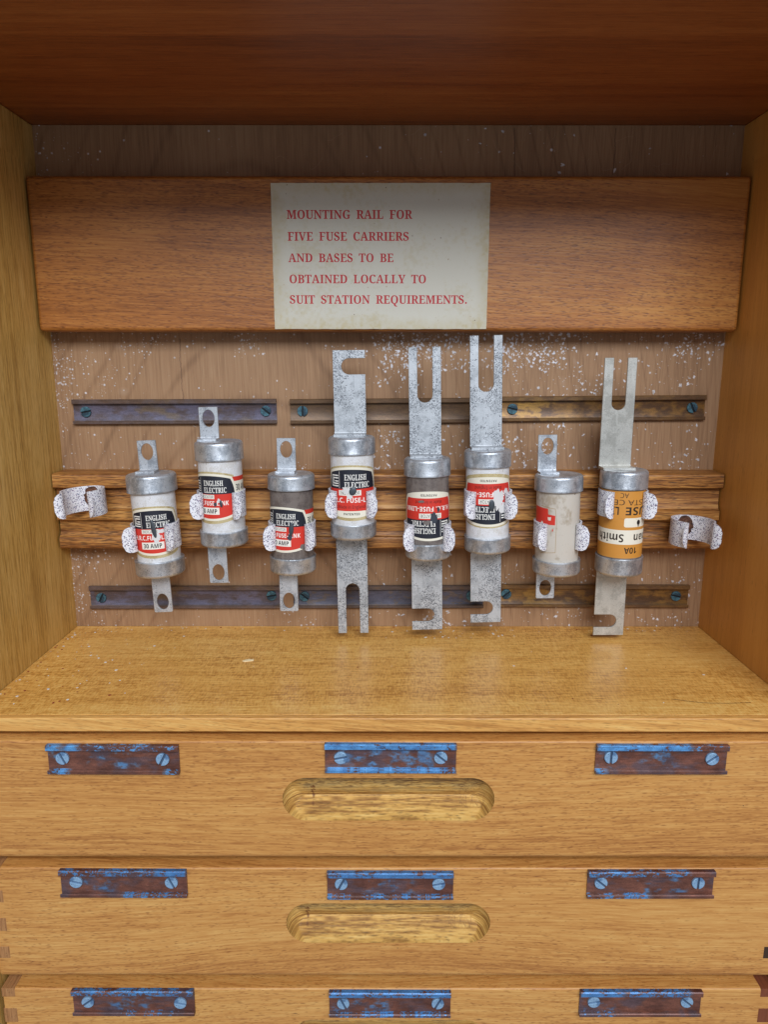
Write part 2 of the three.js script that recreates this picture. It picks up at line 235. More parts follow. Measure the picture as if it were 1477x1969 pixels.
M.screwTeal = new THREE.MeshPhysicalMaterial({ map: T.screwTeal.map, bumpMap: T.screwTeal.bump, bumpScale: 0.0002, roughness: 0.6, metalness: 0.2 });
const holderProfile = (() => { // x: depth, y: height, centred
  const s = new THREE.Shape(), pts = [[0, -6.9], [2.1, -7.1], [2.6, -6.7], [2.6, -5.4], [2.2, -5.05], [1.8, -5.4], [1.8, -6.1], [0.8, -6.1], [0.6, -5.8], [0.6, 5], [0.8, 5.7], [1.8, 5.7], [1.8, 4.7], [2.2, 4.35], [2.6, 4.7], [2.6, 6.7], [2.1, 7.15], [0, 7]];
  pts.forEach(([a, b], i) => i ? s.lineTo(a, b) : s.moveTo(a, b)); s.closePath(); return s;
})();
function holderGeo(len, row) {
  let g = new THREE.ExtrudeGeometry(holderProfile, { depth: len, bevelEnabled: false }); g.translate(0, 0, -len / 2); g.rotateY(Math.PI / 2); g.scale(1, 1, -1);
  const ix = g.index; g = ix ? g.toNonIndexed() : g; const p = g.attributes.position; for (let i = 0; i < p.count; i += 3) { const t = [p.getX(i), p.getY(i), p.getZ(i)]; p.setXYZ(i, p.getX(i + 1), p.getY(i + 1), p.getZ(i + 1)); p.setXYZ(i + 1, ...t); }
  g.deleteAttribute('normal'); g = toCreasedNormals(g, 0.6);
  return planeUV(g, (x) => clamp((x + len / 2) / len, 0.002, 0.998), (x, y, z) => (row + clamp((y + 7.1 + (y > 6.65 ? 2.6 - z : 0)) / 16.8, 0.03, 0.97)) / HROWS);
}
function screwGeo(r = 3, turn = 0.3) { // round head, slot cut across it
  const half = [], d = 0.5;
  for (const s of [1, -1]) {
    const sh = new THREE.Shape(); const a0 = Math.asin(d / r); sh.absarc(0, 0, r, a0, Math.PI - a0, false); sh.closePath();
    const g = new THREE.ExtrudeGeometry(sh, { depth: 0.7, bevelEnabled: true, bevelSize: 0.22, bevelThickness: 0.22, bevelOffset: -0.22, bevelSegments: 2, curveSegments: 14 }); if (s < 0) g.rotateZ(Math.PI); half.push(g);
  }
  const base = new THREE.CylinderGeometry(r - 0.15, r - 0.1, 0.12, 24); base.rotateX(Math.PI / 2); base.translate(0, 0, 0.06);
  const uvHead = (q) => planeUV(q, (x) => (x + 5) / 12, (x, y) => (y + 5) / 12), floor = base.toNonIndexed(); planeUV(floor, () => 11.2 / 12, () => 11.2 / 12);   // slot floor takes the dark texel, slot shade put into the colour
  const g = mergeGeometries([...half.map((q) => uvHead(q.index ? q.toNonIndexed() : q)), floor]); g.rotateZ(turn); return g;
}
function addHolder(parent, cx, cy, z, len, row, screws, mat, tilt = 0) {
  const g = holderGeo(len, row); g.rotateZ(tilt); g.translate(cx, cy, z);
  const h = part(parent, parent.userData.category === 'label holder' ? 'channel' : 'label_holder', g, M.hold);
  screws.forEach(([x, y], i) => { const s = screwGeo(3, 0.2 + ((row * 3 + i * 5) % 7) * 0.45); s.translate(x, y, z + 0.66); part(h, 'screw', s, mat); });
  return h;
}
const longs = [
  [-122.2, 130, 116.7, 0, [[-173.4, 129.8], [-70.1, 130.4]], 'tarnished purple metal channel on back panel, upper row beside the left side panel'],
  [2.2, 130.5, 116.6, 1, [[-49, 130.3], [53.3, 131]], 'brown metal channel on back panel, middle of the upper row'],
  [123.4, 132, 116.6, 2, [[71.4, 131.6], [174.4, 132.4]], 'brassy metal channel on back panel, upper row beside the right side panel'],
  [-121.8, 18.8, 116.4, 3, [[-173.4, 18.2], [-70.3, 19.6]], 'tarnished purple metal channel near the shelf, lower row beside the left side panel'],
  [0.4, 19.2, 115, 4, [[-50.3, 19.2], [50.6, 19.6]], 'dark bluish metal channel near the shelf, middle of the lower row'],
  [123.6, 19.8, 116.6, 5, [[71.7, 20.8], [174.4, 19.6]], 'brassy metal channel near the shelf, lower row beside the right side panel'],
];
longs.forEach(([cx, cy, len, row, sc, label]) => {
  const t = thing('label_holder', label, 'label holder', [cx, cy - 7.1, 0.05], 'long metal channels on the back panel');
  addHolder(t, cx, cy, 0.05, len, row, sc, M.screwTeal, [0.004, 0.008, 0.008, 0.002, 0.003, -0.004][row]);
});

// ---------------------------------------------------------------- drawers
const GX = -0.1, GW = 48.55, GR = 10.85;   // finger grip: centre x, half width, end radius
function drawerGeo(top, bot, gy) {
  const r = 3.2, HX = 188.4, rt = 1.1, T0 = DZ - 16;
  // face with a hole
  const s = new THREE.Shape(); s.moveTo(-HX + 0.4, bot + r); s.lineTo(HX - 0.4, bot + r); s.lineTo(HX - 0.4, top - rt); s.lineTo(-HX + 0.4, top - rt); s.closePath();
  const hole = new THREE.Path(); hole.absarc(GX + GW - GR, gy, GR, -Math.PI / 2, Math.PI / 2, false); hole.absarc(GX - GW + GR, gy, GR, Math.PI / 2, 1.5 * Math.PI, false); hole.closePath(); s.holes.push(hole);
  const face = new THREE.ShapeGeometry(s, 20).toNonIndexed(); face.translate(0, 0, DZ);
  // rounded edges, top, back and bottom as one folded strip, and the ends
  const prof = []; for (let i = 0; i <= 6; i++) { const a = i / 6 * Math.PI / 2; prof.push([top - rt + rt * Math.sin(a), DZ - rt + rt * Math.cos(a)]); } prof.push([top, T0], [bot, T0]); for (let i = 0; i <= 10; i++) { const a = Math.PI / 2 - i / 10 * Math.PI / 2; prof.push([bot + r - r * Math.sin(a), DZ - r + r * Math.cos(a)]); }
  const pos = [], ends = [];
  for (let i = 0; i + 1 < prof.length; i++) { const [y0, z0] = prof[i], [y1, z1] = prof[i + 1], x = HX - 0.4; pos.push(-x, y0, z0, x, y0, z0, x, y1, z1, -x, y0, z0, x, y1, z1, -x, y1, z1); }
  const e2 = new THREE.Shape(prof.map(([y, z]) => new THREE.Vector2(y, z)));
  for (const sx of [-1, 1]) { const q = new THREE.ShapeGeometry(e2).toNonIndexed(), pp = q.attributes.position; for (let i = 0; i < pp.count; i++) pp.setXYZ(i, sx * (HX - 0.4), pp.getX(i), pp.getY(i)); for (let i = 0; i < pp.count; i += 3) { const o = sx > 0 ? [i, i + 1, i + 2] : [i, i + 2, i + 1]; for (const k of o) ends.push(pp.getX(k), pp.getY(k), pp.getZ(k)); } }
  const strip = new THREE.BufferGeometry(); strip.setAttribute('position', new THREE.Float32BufferAttribute([...pos, ...ends], 3));
  face.deleteAttribute('uv'); face.deleteAttribute('normal'); let g = mergeGeometries([face, strip]); g = toCreasedNormals(g, 0.7); return g;
}
function gripGeo(gy) { // routed finger grip, open to the face: steep upper wall, flat back, sloping lower cove, coved ends
  const nx = 90, ny = 44, pos = [], idx = [];
  const depth = (x, y) => { // x, y from the centre
    const lx = Math.abs(x) - (GW - GR), d = lx > 0 ? GR - Math.hypot(lx, y) : GR - Math.abs(y), side = lx > -10 ? 10.8 * Math.sqrt(clamp(1 - (1 - clamp((GW - Math.abs(x) - (lx > 0 ? GR - Math.sqrt(Math.max(0, GR * GR - y * y)) : 0)) / 11)) ** 2)) : 99;
    let p; if (y > 9.6) p = (GR - y) / 1.25 * 4.6; else if (y > -4.6) p = 4.6 + 6.2 * (9.6 - y) / 14.2; else p = 10.8 * Math.pow(clamp((y + GR) / (GR - 4.6)), 0.8);
    const lim = d < 2.5 ? d / 2.5 * 14 : 99; return Math.max(0, Math.min(p, side + 0.2, lx > 0 ? lim : 99));
  };
  const ys = []; for (let j = 0; j <= ny; j++) { const t = j / ny; ys.push(t < 0.45 ? -1 + t / 0.45 * 0.58 : t < 0.8 ? -0.42 + (t - 0.45) / 0.35 * 1.3 : 0.88 + (t - 0.8) / 0.2 * 0.12); }
  for (let i = 0; i <= nx; i++) { const a = i / nx, x = GW * Math.sin((a - 0.5) * Math.PI) * 0.4 + GW * 0.6 * (2 * a - 1), lx = Math.abs(x) - (GW - GR), hy = lx > 0 ? Math.sqrt(Math.max(0, GR * GR - lx * lx)) : GR; for (let j = 0; j <= ny; j++) { const y = ys[j] * hy; pos.push(GX + x, gy + y, DZ - 0.02 - depth(x, y)); } }
  for (let i = 0; i < nx; i++) for (let j = 0; j < ny; j++) { const a = i * (ny + 1) + j, b = a + ny + 1; idx.push(a, b, b + 1, a, b + 1, a + 1); }
  let g = new THREE.BufferGeometry(); g.setAttribute('position', new THREE.Float32BufferAttribute(pos, 3)); g.setIndex(idx); g = toCreasedNormals(g, 0.6); return g;
}
T.grip = wood({ soilAndShade: true, w: 900, h: 256, mw: 110, mh: 32, seed: 14, dark: [140, 96, 44], mid: [206, 160, 84], light: [228, 190, 116], band: 0.3, bandF: 0.2, fibre: 0.55, pores: 1700, poreLen: 3, poreW: 0.1, poreDark: 0.35, wave: 3 });
{ // grubby streaks worn into the upper back of the grip by fingers
  M.grip = woodMat(T.grip, 0.6, 0.0003);
}
const rows = [
  { top: -9.6, bot: -69.9, gy: -38.7, y: [-17.8, -17.1, -17.6], k: 6, name: 'top drawer with the brightest blue painted centre label holder, right under the shelf', sc: [[[-147.1, -17.4], [-102, -17.9]], [[-21.7, -17.1], [23.4, -17]], [[100.1, -16.8], [145.7, -17.5]]] },
  { top: -74.4, bot: -135, gy: -104.3, y: [-81.6, -82.6, -81.9], k: 9, name: 'middle drawer of honey coloured wood, second below the shelf', sc: [[[-146.5, -81], [-101.8, -81.3]], [[-22.2, -82], [23.5, -82]], [[99.6, -81.4], [145.1, -81.4]]] },
  { top: -141.2, bot: -203, gy: -170.2, y: [-147.7, -148.6, -148.1], k: 12, name: 'bottom drawer cut off by the lower edge of the picture', sc: [[[-146.5, -147.8], [-101.5, -148.4]], [[-22, -148.6], [24.1, -148.6]], [[100.2, -147.6], [145.5, -147.6]]] },
];
const cent = [-124.2, 0.8, 122.9], tilts = [-0.004, -0.003, -0.001, -0.004, -0.002, 0.002, -0.003, -0.003, 0];
rows.forEach((R, i) => {
  const d = thing('drawer', R.name, 'drawer', [0, R.bot, 60], 'three drawers under the shelf');
  part(d, 'front', U(drawerGeo(R.top, R.bot, R.gy), T.drawer, 'x', 196 + 24 * i, 250 - i * 11), M.drawer);
  part(d, 'finger_grip', planeUV(gripGeo(R.gy), (x) => (x + 55 + i * 4) / 110, (x, y, z) => (y - R.gy + 16) / 32), M.grip, 'routed finger grip with rounded ends');
  for (const s of [-1, 1]) part(d, 'side', U(box(s < 0 ? -188.6 : 182.2, s < 0 ? -182.2 : 188.6, R.bot + 1, R.top + 0.06, 8, DZ - 16.1, 0.3), T.drawer, 'z', 0, 100), M.drawer);
  part(d, 'back', U(box(-182, 182, R.bot + 2, R.top - 6, 8.2, 14, 0.3), T.drawer, 'x', 200, 30), M.drawer);
  // ends of the box joints that show in the face
  const f = i === 0 ? [[R.top - 4.2, R.top + 0.06], [-26.5, -19.4], [-41, -34.6], [-56, -49.5]] : i === 1 ? [[R.top - 4.2, R.top + 0.06], [-92.9, -86.5], [-108.7, -101.5], [-123.8, -117.3]] : [[R.top - 4.6, R.top + 0.06], [-160.6, -152.6], [-175, -167.5], [-190, -182.5]];
  for (const s of [-1, 1]) f.forEach(([y0, y1], k) => {
    if (i === 1 && s > 0 && k === 3) { part(d, 'joint_shade', box(180.6, 188.6, y0, y1, DZ - 15.9, DZ + 0.02, 0.05, 1), M.gap, 'dark block standing in for the shade of a missing joint finger'); return; }  // solid dark block painted as the shade where a finger is missing
    part(d, 'joint_finger', U(box(s < 0 ? -188.7 : 181.6, s < 0 ? -182.2 : 188.7, y0, y1, DZ - 15.9, DZ + 0.09, 0.12, 1), T.end, 'y', k * 9 + i * 5, s * 7 + 20), s > 0 && i === 2 ? M.endRed : M.end);
  });
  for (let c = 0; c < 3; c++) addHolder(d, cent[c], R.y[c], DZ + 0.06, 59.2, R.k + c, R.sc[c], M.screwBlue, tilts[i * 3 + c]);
});

// ---------------------------------------------------------------- paper notice
function canvas(w, h, draw) { const c = document.createElement('canvas'); c.width = w; c.height = h; const x = c.getContext('2d'); draw(x, w, h); const t = new THREE.CanvasTexture(c); t.colorSpace = THREE.SRGBColorSpace; t.magFilter = THREE.LinearFilter; return t; }
function fitText(x, s, font, size, left, base, width, color, sx0) { x.save(); x.font = `${font.includes('bold') ? 'bold ' : ''}${size}px ${font.replace('bold ', '')}`; x.fillStyle = color; x.textBaseline = 'alphabetic'; const m = x.measureText(s).width; x.translate(left, base); x.scale(width / m, 1); x.fillText(s, 0, 0); x.restore(); }
{
  const P = 12, W = 114.4, H = 73.6;
  const tex = canvas(Math.round(W * P), Math.round(H * P), (x, w, h) => {
    x.fillStyle = 'rgb(204,200,186)'; x.fillRect(0, 0, w, h); const r = rng(77);
    for (let j = 0; j < h; j += 4) for (let i = 0; i < w; i += 4) { const n = fbm(i * 0.006, j * 0.006), f = fbm(i * 0.05, j * 0.05), e = Math.min(i, w - i, j, h - j) / P, b = sstep(7 + 8 * (n - 0.3), 0, e); x.fillStyle = `rgba(${150 + 20 * f | 0},${124 + 20 * f | 0},${72},${0.16 * sstep(0.5, 0.8, f * 0.5 + n * 0.5) + 0.22 * b * (0.4 + f)})`; x.fillRect(i, j, 4, 4); }
    for (let i = 0; i < 420; i++) { x.fillStyle = `rgba(${110 + 40 * r() | 0},${84},${50},${0.05 + 0.35 * r() ** 3})`; x.beginPath(); x.ellipse(r() * w, r() * h, 1 + 5 * r() ** 3, 1 + 4 * r() ** 3, r() * 3, 0, 7); x.fill(); }
    for (const [a, b] of [[74, 26], [89, 27], [108, 69], [43, 66], [60, 2.2]]) { x.fillStyle = 'rgba(70,50,40,0.7)'; x.beginPath(); x.arc(a * P, b * P, 3, 0, 7); x.fill(); }
    const red = 'rgb(186,44,52)';
    [['MOUNTING  RAIL  FOR', 66, 17.6, 7.8], ['FIVE  FUSE  CARRIERS', 64.3, 28.4, 8], ['AND  BASES  TO  BE', 56, 39.2, 8.2], ['OBTAINED  LOCALLY  TO', 73.4, 49.9, 8.3], ['SUIT  STATION  REQUIREMENTS.', 95.6, 60.4, 8.3]].forEach(([s, wd, y, l]) => fitText(x, s, 'bold serif', 6.1 * P, l * P, y * P, wd * P, red));
    for (let i = 0; i < 2600; i++) { x.fillStyle = `rgba(206,201,183,${0.25 * r()})`; x.fillRect(r() * w, r() * h, 2 + 3 * r(), 2); }
  });
  const g = new THREE.PlaneGeometry(W, H, 60, 36), p = g.attributes.position;
  for (let i = 0; i < p.count; i++) { const x = p.getX(i), y = p.getY(i); p.setZ(i, 0.22 + 0.12 * (vn(x * 0.06 + 5, y * 0.08) - 0.5) + 0.05 * (vn(x * 0.3, y * 0.3) - 0.5)); if (Math.abs(Math.abs(x) - W / 2) < 0.01) p.setX(i, x + 0.25 * (vn(y * 0.3, x) - 0.5)); if (Math.abs(Math.abs(y) - H / 2) < 0.01) p.setY(i, y + 0.22 * (vn(x * 0.35, y) - 0.5)); }
  g.computeVertexNormals(); g.translate(-4.1, 212, 15.5);
  const t = thing('paper_notice', 'aged cream paper notice with red capital lettering stuck on the wide board', 'notice', [-4.1, 175.2, 15.6]);
  part(t, 'sheet', g, new THREE.MeshStandardMaterial({ map: tex, roughness: 0.75, side: THREE.DoubleSide }));
}

// ---------------------------------------------------------------- clips
T.fleck = paint(512, 512, 40, 40, (x, y) => { const n = fbm(x * 0.3, y * 0.3); return [220 + 20 * n, 220 + 20 * n, 226 + 18 * n, 0.5]; }, (stamp) => { const r = rng(5); for (let i = 0; i < 2600; i++) stamp(r() * 40, r() * 40, 0.1 + 0.22 * r() ** 2, 0.1 + 0.2 * r(), r() * 3, [48 + 40 * r(), 44 + 30 * r(), 70 + 40 * r()], 0.5 + 0.5 * r(), -0.3, 0.5); });
T.fleck.map.repeat.set(1, 1);
M.clip = new THREE.MeshPhysicalMaterial({ map: T.fleck.map, bumpMap: T.fleck.bump, bumpScale: 0.0001, roughness: 0.55 });
T.rust = grime(11, [112, 70, 48], [38, 22, 17], [168, 140, 118], 0.5, 14, 300, 0.5);
M.rust = new THREE.MeshStandardMaterial({ map: T.rust.map, bumpMap: T.rust.bump, bumpScale: 0.0003, roughness: 0.85 });
function clipGeo(seed, open = 0, lip = 1) { // bent strip: flat base, two hugging arms, two flared lips
  const path = [], R = 12.55, add = (x, z) => path.push([x, z]);
  const half = []; half.push([0, -R], [3, -R]); for (let i = 0; i <= 22; i++) { const a = -Math.PI / 2 + 0.28 + i / 22 * (Math.PI / 2 - 0.28 + 0.86); half.push([R * Math.cos(a) * (1 + open), R * Math.sin(a)]); }
  const e = half[half.length - 1]; for (let i = 1; i <= 7; i++) { const t = i / 7; half.push([e[0] - 0.9 * Math.sin(t * 1.9) * (1 - t) + lip * (3.1 * t * t + 2.5 * t), e[1] + 4.6 * t * (0.4 + 0.6 * lip) + 0.6 * Math.sin(t * 3.1)]); }
  for (let i = half.length - 1; i > 0; i--) add(-half[i][0], half[i][1]); for (const h of half) add(...h);
  const S = [0]; for (let i = 1; i < path.length; i++) S.push(S[i - 1] + Math.hypot(path[i][0] - path[i - 1][0], path[i][1] - path[i - 1][1])); const L = S[S.length - 1];
  const th = 0.45, hw = (s) => { const d = Math.min(s, L - s), c = 4.6; return 7 - (d < c ? c * (1 - Math.sqrt(clamp(1 - (1 - d / c) ** 2))) * 0.95 : 0); };
  const n = path.length, nr = path.map((_, i) => { const a = path[Math.max(0, i - 1)], b = path[Math.min(n - 1, i + 1)], dx = b[0] - a[0], dz = b[1] - a[1], l = Math.hypot(dx, dz); return [dz / l, -dx / l]; });
  const pos = [], uv = [], idx = [], cols = [[-1, 1], [1, 1], [1, -1], [-1, -1]];   // ring of four corners per station: inner/outer, upper/lower
  for (let i = 0; i < n; i++) for (const [o, v] of cols) { pos.push(path[i][0] + nr[i][0] * th * o, v * hw(S[i]), path[i][1] + nr[i][1] * th * o); uv.push((S[i] + seed * 7.3 + (o > 0 ? 0 : 13)) / 40, (v * hw(S[i]) + 10 + seed * 5.1) / 40); }
  for (let i = 0; i + 1 < n; i++) for (let k = 0; k < 4; k++) { const a = i * 4 + k, b = i * 4 + (k + 1) % 4; idx.push(a, b, a + 4, b, b + 4, a + 4); }
  idx.push(0, 2, 1, 0, 3, 2); const q = (n - 1) * 4; idx.push(q, q + 1, q + 2, q, q + 2, q + 3);
  const g = new THREE.BufferGeometry(); g.setAttribute('position', new THREE.Float32BufferAttribute(pos, 3)); g.setAttribute('uv', new THREE.Float32BufferAttribute(uv, 2)); g.setIndex(idx);
  return toCreasedNormals(g, 0.8);
}
const ZA = 29;   // depth of the fuse axes
const clips = [ // x, y, tilt, open, label
  [-166.9, 82.6, 0.05, -0.14, 'empty white speckled spring clip at the left end of the wooden rail'],
  [-128.4, 64.6, 0.05, 0, 'white speckled spring clip gripping the leftmost fuse'],
  [-91.3, 82.4, 0, 0, 'white speckled spring clip gripping the second fuse from the left'],
  [-53, 65.2, 0, 0, 'white speckled spring clip gripping the brown fuse with small tags'],
  [-19.6, 83.2, 0, 0, 'white speckled spring clip gripping the fuse whose fork points down'],
  [21.9, 64.8, 0, 0, 'white speckled spring clip gripping the brown fuse whose fork points up'],
  [54.7, 82.6, 0, 0, 'white speckled spring clip gripping the white fuse whose fork points up'],
  [93.7, 65.4, 0, 0, 'white speckled spring clip gripping the bare cream fuse'],
  [128.6, 82.8, 0, 0, 'white speckled spring clip gripping the orange fuse'],
  [168.2, 66, -0.02, -0.14, 'empty white speckled spring clip at the right end of the wooden rail'],
];
clips.forEach(([x, y, tilt, open, label], i) => {
  const t = thing('spring_clip', label, 'clip', [x, y, ZA - 13], 'white speckled spring clips on the rail');
  const g = clipGeo(i, open, open ? 0.6 : 1); g.rotateZ(tilt); g.translate(x, y, ZA); part(t, 'strip', g, M.clip);
  const st = new THREE.CylinderGeometry(4, 4.4, 3.2, 18); st.rotateX(Math.PI / 2); st.translate(x, y, 14.3); part(t, 'spacer', st, M.rust);
  if (i === 0 || i === 9) { const r = rng(i + 50), h = new THREE.SphereGeometry(6, 26, 14, 0, Math.PI * 2, 0, 1.3), p = h.attributes.position; for (let k = 0; k < p.count; k++) { const q = 1 + 0.25 * (vn(p.getX(k) * 0.9 + i, p.getZ(k) * 0.9 + 3) - 0.5); p.setXYZ(k, p.getX(k) * q, p.getY(k) * q * 0.55, p.getZ(k) * q * 0.95); } h.computeVertexNormals(); h.rotateX(Math.PI / 2); h.translate(x + 0.6, y + 0.8, 16.2); part(t, 'screw', h, M.rust, 'rusty screw head inside the clip'); }
});

// ---------------------------------------------------------------- fuses
T.zinc = grime(21, [200, 204, 209], [158, 163, 170], [220, 224, 229], 0.3, 40, 300, 0.22, [96, 100, 108]);
T.speck = grime(23, [190, 194, 198], [166, 170, 174], [204, 208, 212], 0.3, 60, 9000, 0.27, [70, 72, 78]);
T.clean = grime(27, [190, 189, 182], [170, 169, 162], [206, 206, 200], 0.2, 60, 500, 0.2, [120, 120, 116]);
const metal = (t, rough, met) => new THREE.MeshPhysicalMaterial({ map: t.map, bumpMap: t.bump, bumpScale: 0.00008, roughness: rough, metalness: met });
M.cap = metal(T.zinc, 0.38, 0.7); M.tagZinc = metal(T.zinc, 0.4, 0.6); M.tagSpeck = metal(T.speck, 0.5, 0.45); M.tagClean = metal(T.clean, 0.42, 0.55);
T.china = grime(31, [218, 218, 220], [206, 203, 199], [226, 226, 228], 0.25, 40, 50, 0.35, [150, 142, 134]);
T.brown = grime(33, [116, 106, 100], [92, 82, 78], [132, 124, 118], 0.3, 40, 200, 0.4);
M.china = new THREE.MeshPhysicalMaterial({ map: T.china.map, roughness: 0.4, clearcoat: 0.25, clearcoatRoughness: 0.3 });
M.brown = new THREE.MeshPhysicalMaterial({ map: T.brown.map, roughness: 0.5 });
M.indicator = new THREE.MeshStandardMaterial({ color: 0x4c5258, roughness: 0.45, metalness: 0.5 });
T.glue = grime(41, [192, 176, 134], [168, 146, 96], [208, 200, 180], 0.35, 40, 200, 0.4); M.glue = new THREE.MeshStandardMaterial({ map: T.glue.map, roughness: 0.55, side: THREE.DoubleSide });
const RB = 11.7, RC = 12.7;
function lathe(pts, seg = 56) { return new THREE.LatheGeometry(pts.map(([x, y]) => new THREE.Vector2(x, y)), seg); }
function capGeo(h, R = RC) { // closed end up, rolled shoulder, open rim below with a slight lip
  const pts = [[RB + 0.1, -h], [R + 0.05, -h], [R + 0.18, -h + 0.35], [R, -h + 0.9]]; for (let i = 0; i <= 6; i++) { const a = i / 6 * Math.PI / 2; pts.push([R - 1.9 + 1.9 * Math.cos(a), -1.9 + 1.9 * Math.sin(a)]); } pts.push([R - 3.2, 0], [R - 3.6, -0.25], [0.01, -0.25]);
  const g = toCreasedNormals(lathe(pts), 0.7), p = g.attributes.position, uv = g.attributes.uv; for (let i = 0; i < p.count; i++) { uv.setXY(i, uv.getX(i) * 2, p.getY(i) / 40 + (Math.hypot(p.getX(i), p.getZ(i)) < R - 2 ? p.getZ(i) / 40 : 0)); } return g;
}
function rrect(s, x0, x1, y0, y1, r) { s.moveTo(x0 + r, y0); s.lineTo(x1 - r, y0); s.absarc(x1 - r, y0 + r, r, -Math.PI / 2, 0); s.lineTo(x1, y1 - r); s.absarc(x1 - r, y1 - r, r, 0, Math.PI / 2); s.lineTo(x0 + r, y1); s.absarc(x0 + r, y1 - r, r, Math.PI / 2, Math.PI); s.lineTo(x0, y0 + r); s.absarc(x0 + r, y0 + r, r, Math.PI, 1.5 * Math.PI); return s; }
// flat outline of a tag of width w and length l, growing up from y = 0; th is its thickness, centred on z = 0
function tagShape(kind, w, l, o) {
  const s = new THREE.Shape(), a = w / 2;
  if (kind === 'eye') { rrect(s, -a, a, 0.9, l, o.r ?? 0.4); const h = new THREE.Path(), hw = 3.3, hc = l - 2.2 - 4.6; h.absellipse(0, hc + 0.6, hw, 4.6, 0, Math.PI * 2); s.holes.push(h); }
  else if (kind === 'fork') { const g = o.slot / 2, y = l - o.depth + g; s.moveTo(-a, 0.9); s.lineTo(a, 0.9); s.lineTo(a, l); s.lineTo(g, l); s.lineTo(g, y); s.absarc(0, y, g, 0, Math.PI, true); s.lineTo(-g, l); s.lineTo(-a, l); s.closePath(); }
  else { const d = o.side, y1 = l - o.arm, y0 = y1 - o.slot, g = o.slot / 2, xe = -d * a + d * (w * 0.26 + g); // open on side d
    const P = d > 0 ? 1 : -1; s.moveTo(-a * P, 0.9); s.lineTo(a * P, 0.9); s.lineTo(a * P, y0); s.lineTo(xe, y0); for (let i = 1; i < 12; i++) { const t = -Math.PI / 2 + i / 12 * Math.PI; s.lineTo(xe - P * g * Math.cos(t), y0 + g + g * Math.sin(t)); } s.lineTo(xe, y1); s.lineTo(a * P, y1); s.lineTo(a * P, l); s.lineTo(-a * P, l); s.closePath(); }
  return s;
}
function tagGeo(kind, w, l, o, foot) { // foot: signed length of the plate against the cap, + towards the viewer
  const th = 1.15, bl = new THREE.ExtrudeGeometry(tagShape(kind, w, l, o), { depth: th - 0.3, bevelEnabled: true, bevelSize: 0.15, bevelThickness: 0.15, bevelOffset: -0.15, bevelSegments: 1, curveSegments: 16 }); bl.translate(0, 0, -th / 2 + 0.15);
  const f = Math.sign(foot), s = new THREE.Shape(), r = 1.1, F = Math.abs(foot); // L with a rounded outer heel, in (depth, height)
  s.moveTo(-th / 2, 1.2); s.lineTo(-th / 2, r); s.absarc(-th / 2 + r, r, r, Math.PI, 1.5 * Math.PI, false); s.lineTo(F, 0); s.lineTo(F, th); s.lineTo(th / 2 + 0.5, th); s.quadraticCurveTo(th / 2, th, th / 2, th + 0.6); s.lineTo(th / 2, 1.2 + 0.6); s.lineTo(-th / 2, 1.8); s.closePath();
  const L = new THREE.ExtrudeGeometry(s, { depth: w - 0.05, bevelEnabled: false, curveSegments: 8 }), p = L.attributes.position; // (x, y, z) -> (width, height, depth)
  for (let i = 0; i < p.count; i++) { const X = p.getX(i), Y = p.getY(i), Z = p.getZ(i); p.setXYZ(i, (Z - (w - 0.05) / 2), Y, X * f); }
  const n = L.index ? L.toNonIndexed() : L; if (f > 0) { const q = n.attributes.position; for (let i = 0; i < q.count; i += 3) { const t = [q.getX(i), q.getY(i), q.getZ(i)]; q.setXYZ(i, q.getX(i + 2), q.getY(i + 2), q.getZ(i + 2)); q.setXYZ(i + 2, ...t); } }
  const parts = [bl.index ? bl.toNonIndexed() : bl, n].map((g) => { g.deleteAttribute('uv'); g.deleteAttribute('normal'); return g; });
  const g = toCreasedNormals(mergeGeometries(parts), 0.6); return g;
}
const tagUV = (g, t, ou, ov) => planeUV(g, (x, y, z) => (x + ou + z * 0.5) / t.mw, (x, y, z) => (y + ov + z) / t.mh);

// printed labels ------------------------------------------------------------
const NAVY = 'rgb(28,32,44)', RED = 'rgb(208,52,38)', CREAM = 'rgb(232,226,208)';
function logo(x, cx, cy, s, color) { // nested angular letter mark made of bars
  x.save(); x.translate(cx, cy); x.strokeStyle = color; x.lineWidth = s * 0.13; x.lineJoin = 'miter'; x.beginPath();
  for (const k of [0, 1]) { const a = s * (0.5 - k * 0.24), b = s * (0.62 - k * 0.26); x.moveTo(s * 0.5, -b); x.lineTo(-a, -b); x.lineTo(-a, b - s * 0.14); x.lineTo(s * 0.5, b - s * 0.14); }
  x.moveTo(-s * 0.02, -s * 0.03); x.lineTo(s * 0.5, -s * 0.03); x.stroke(); x.restore();
}
function tear(x, r, pts, color) { x.fillStyle = color; x.beginPath(); pts.forEach(([a, b], i) => i ? x.lineTo(a + (r() - 0.5) * 8, b + (r() - 0.5) * 8) : x.moveTo(a, b)); x.closePath(); x.fill(); }
const blobPts = (cx, cy, rx, ry, n, r) => Array.from({ length: n }, (_, i) => { const a = i / n * Math.PI * 2, q = 0.65 + 0.6 * r(); return [cx + rx * q * Math.cos(a), cy + ry * q * Math.sin(a)]; });
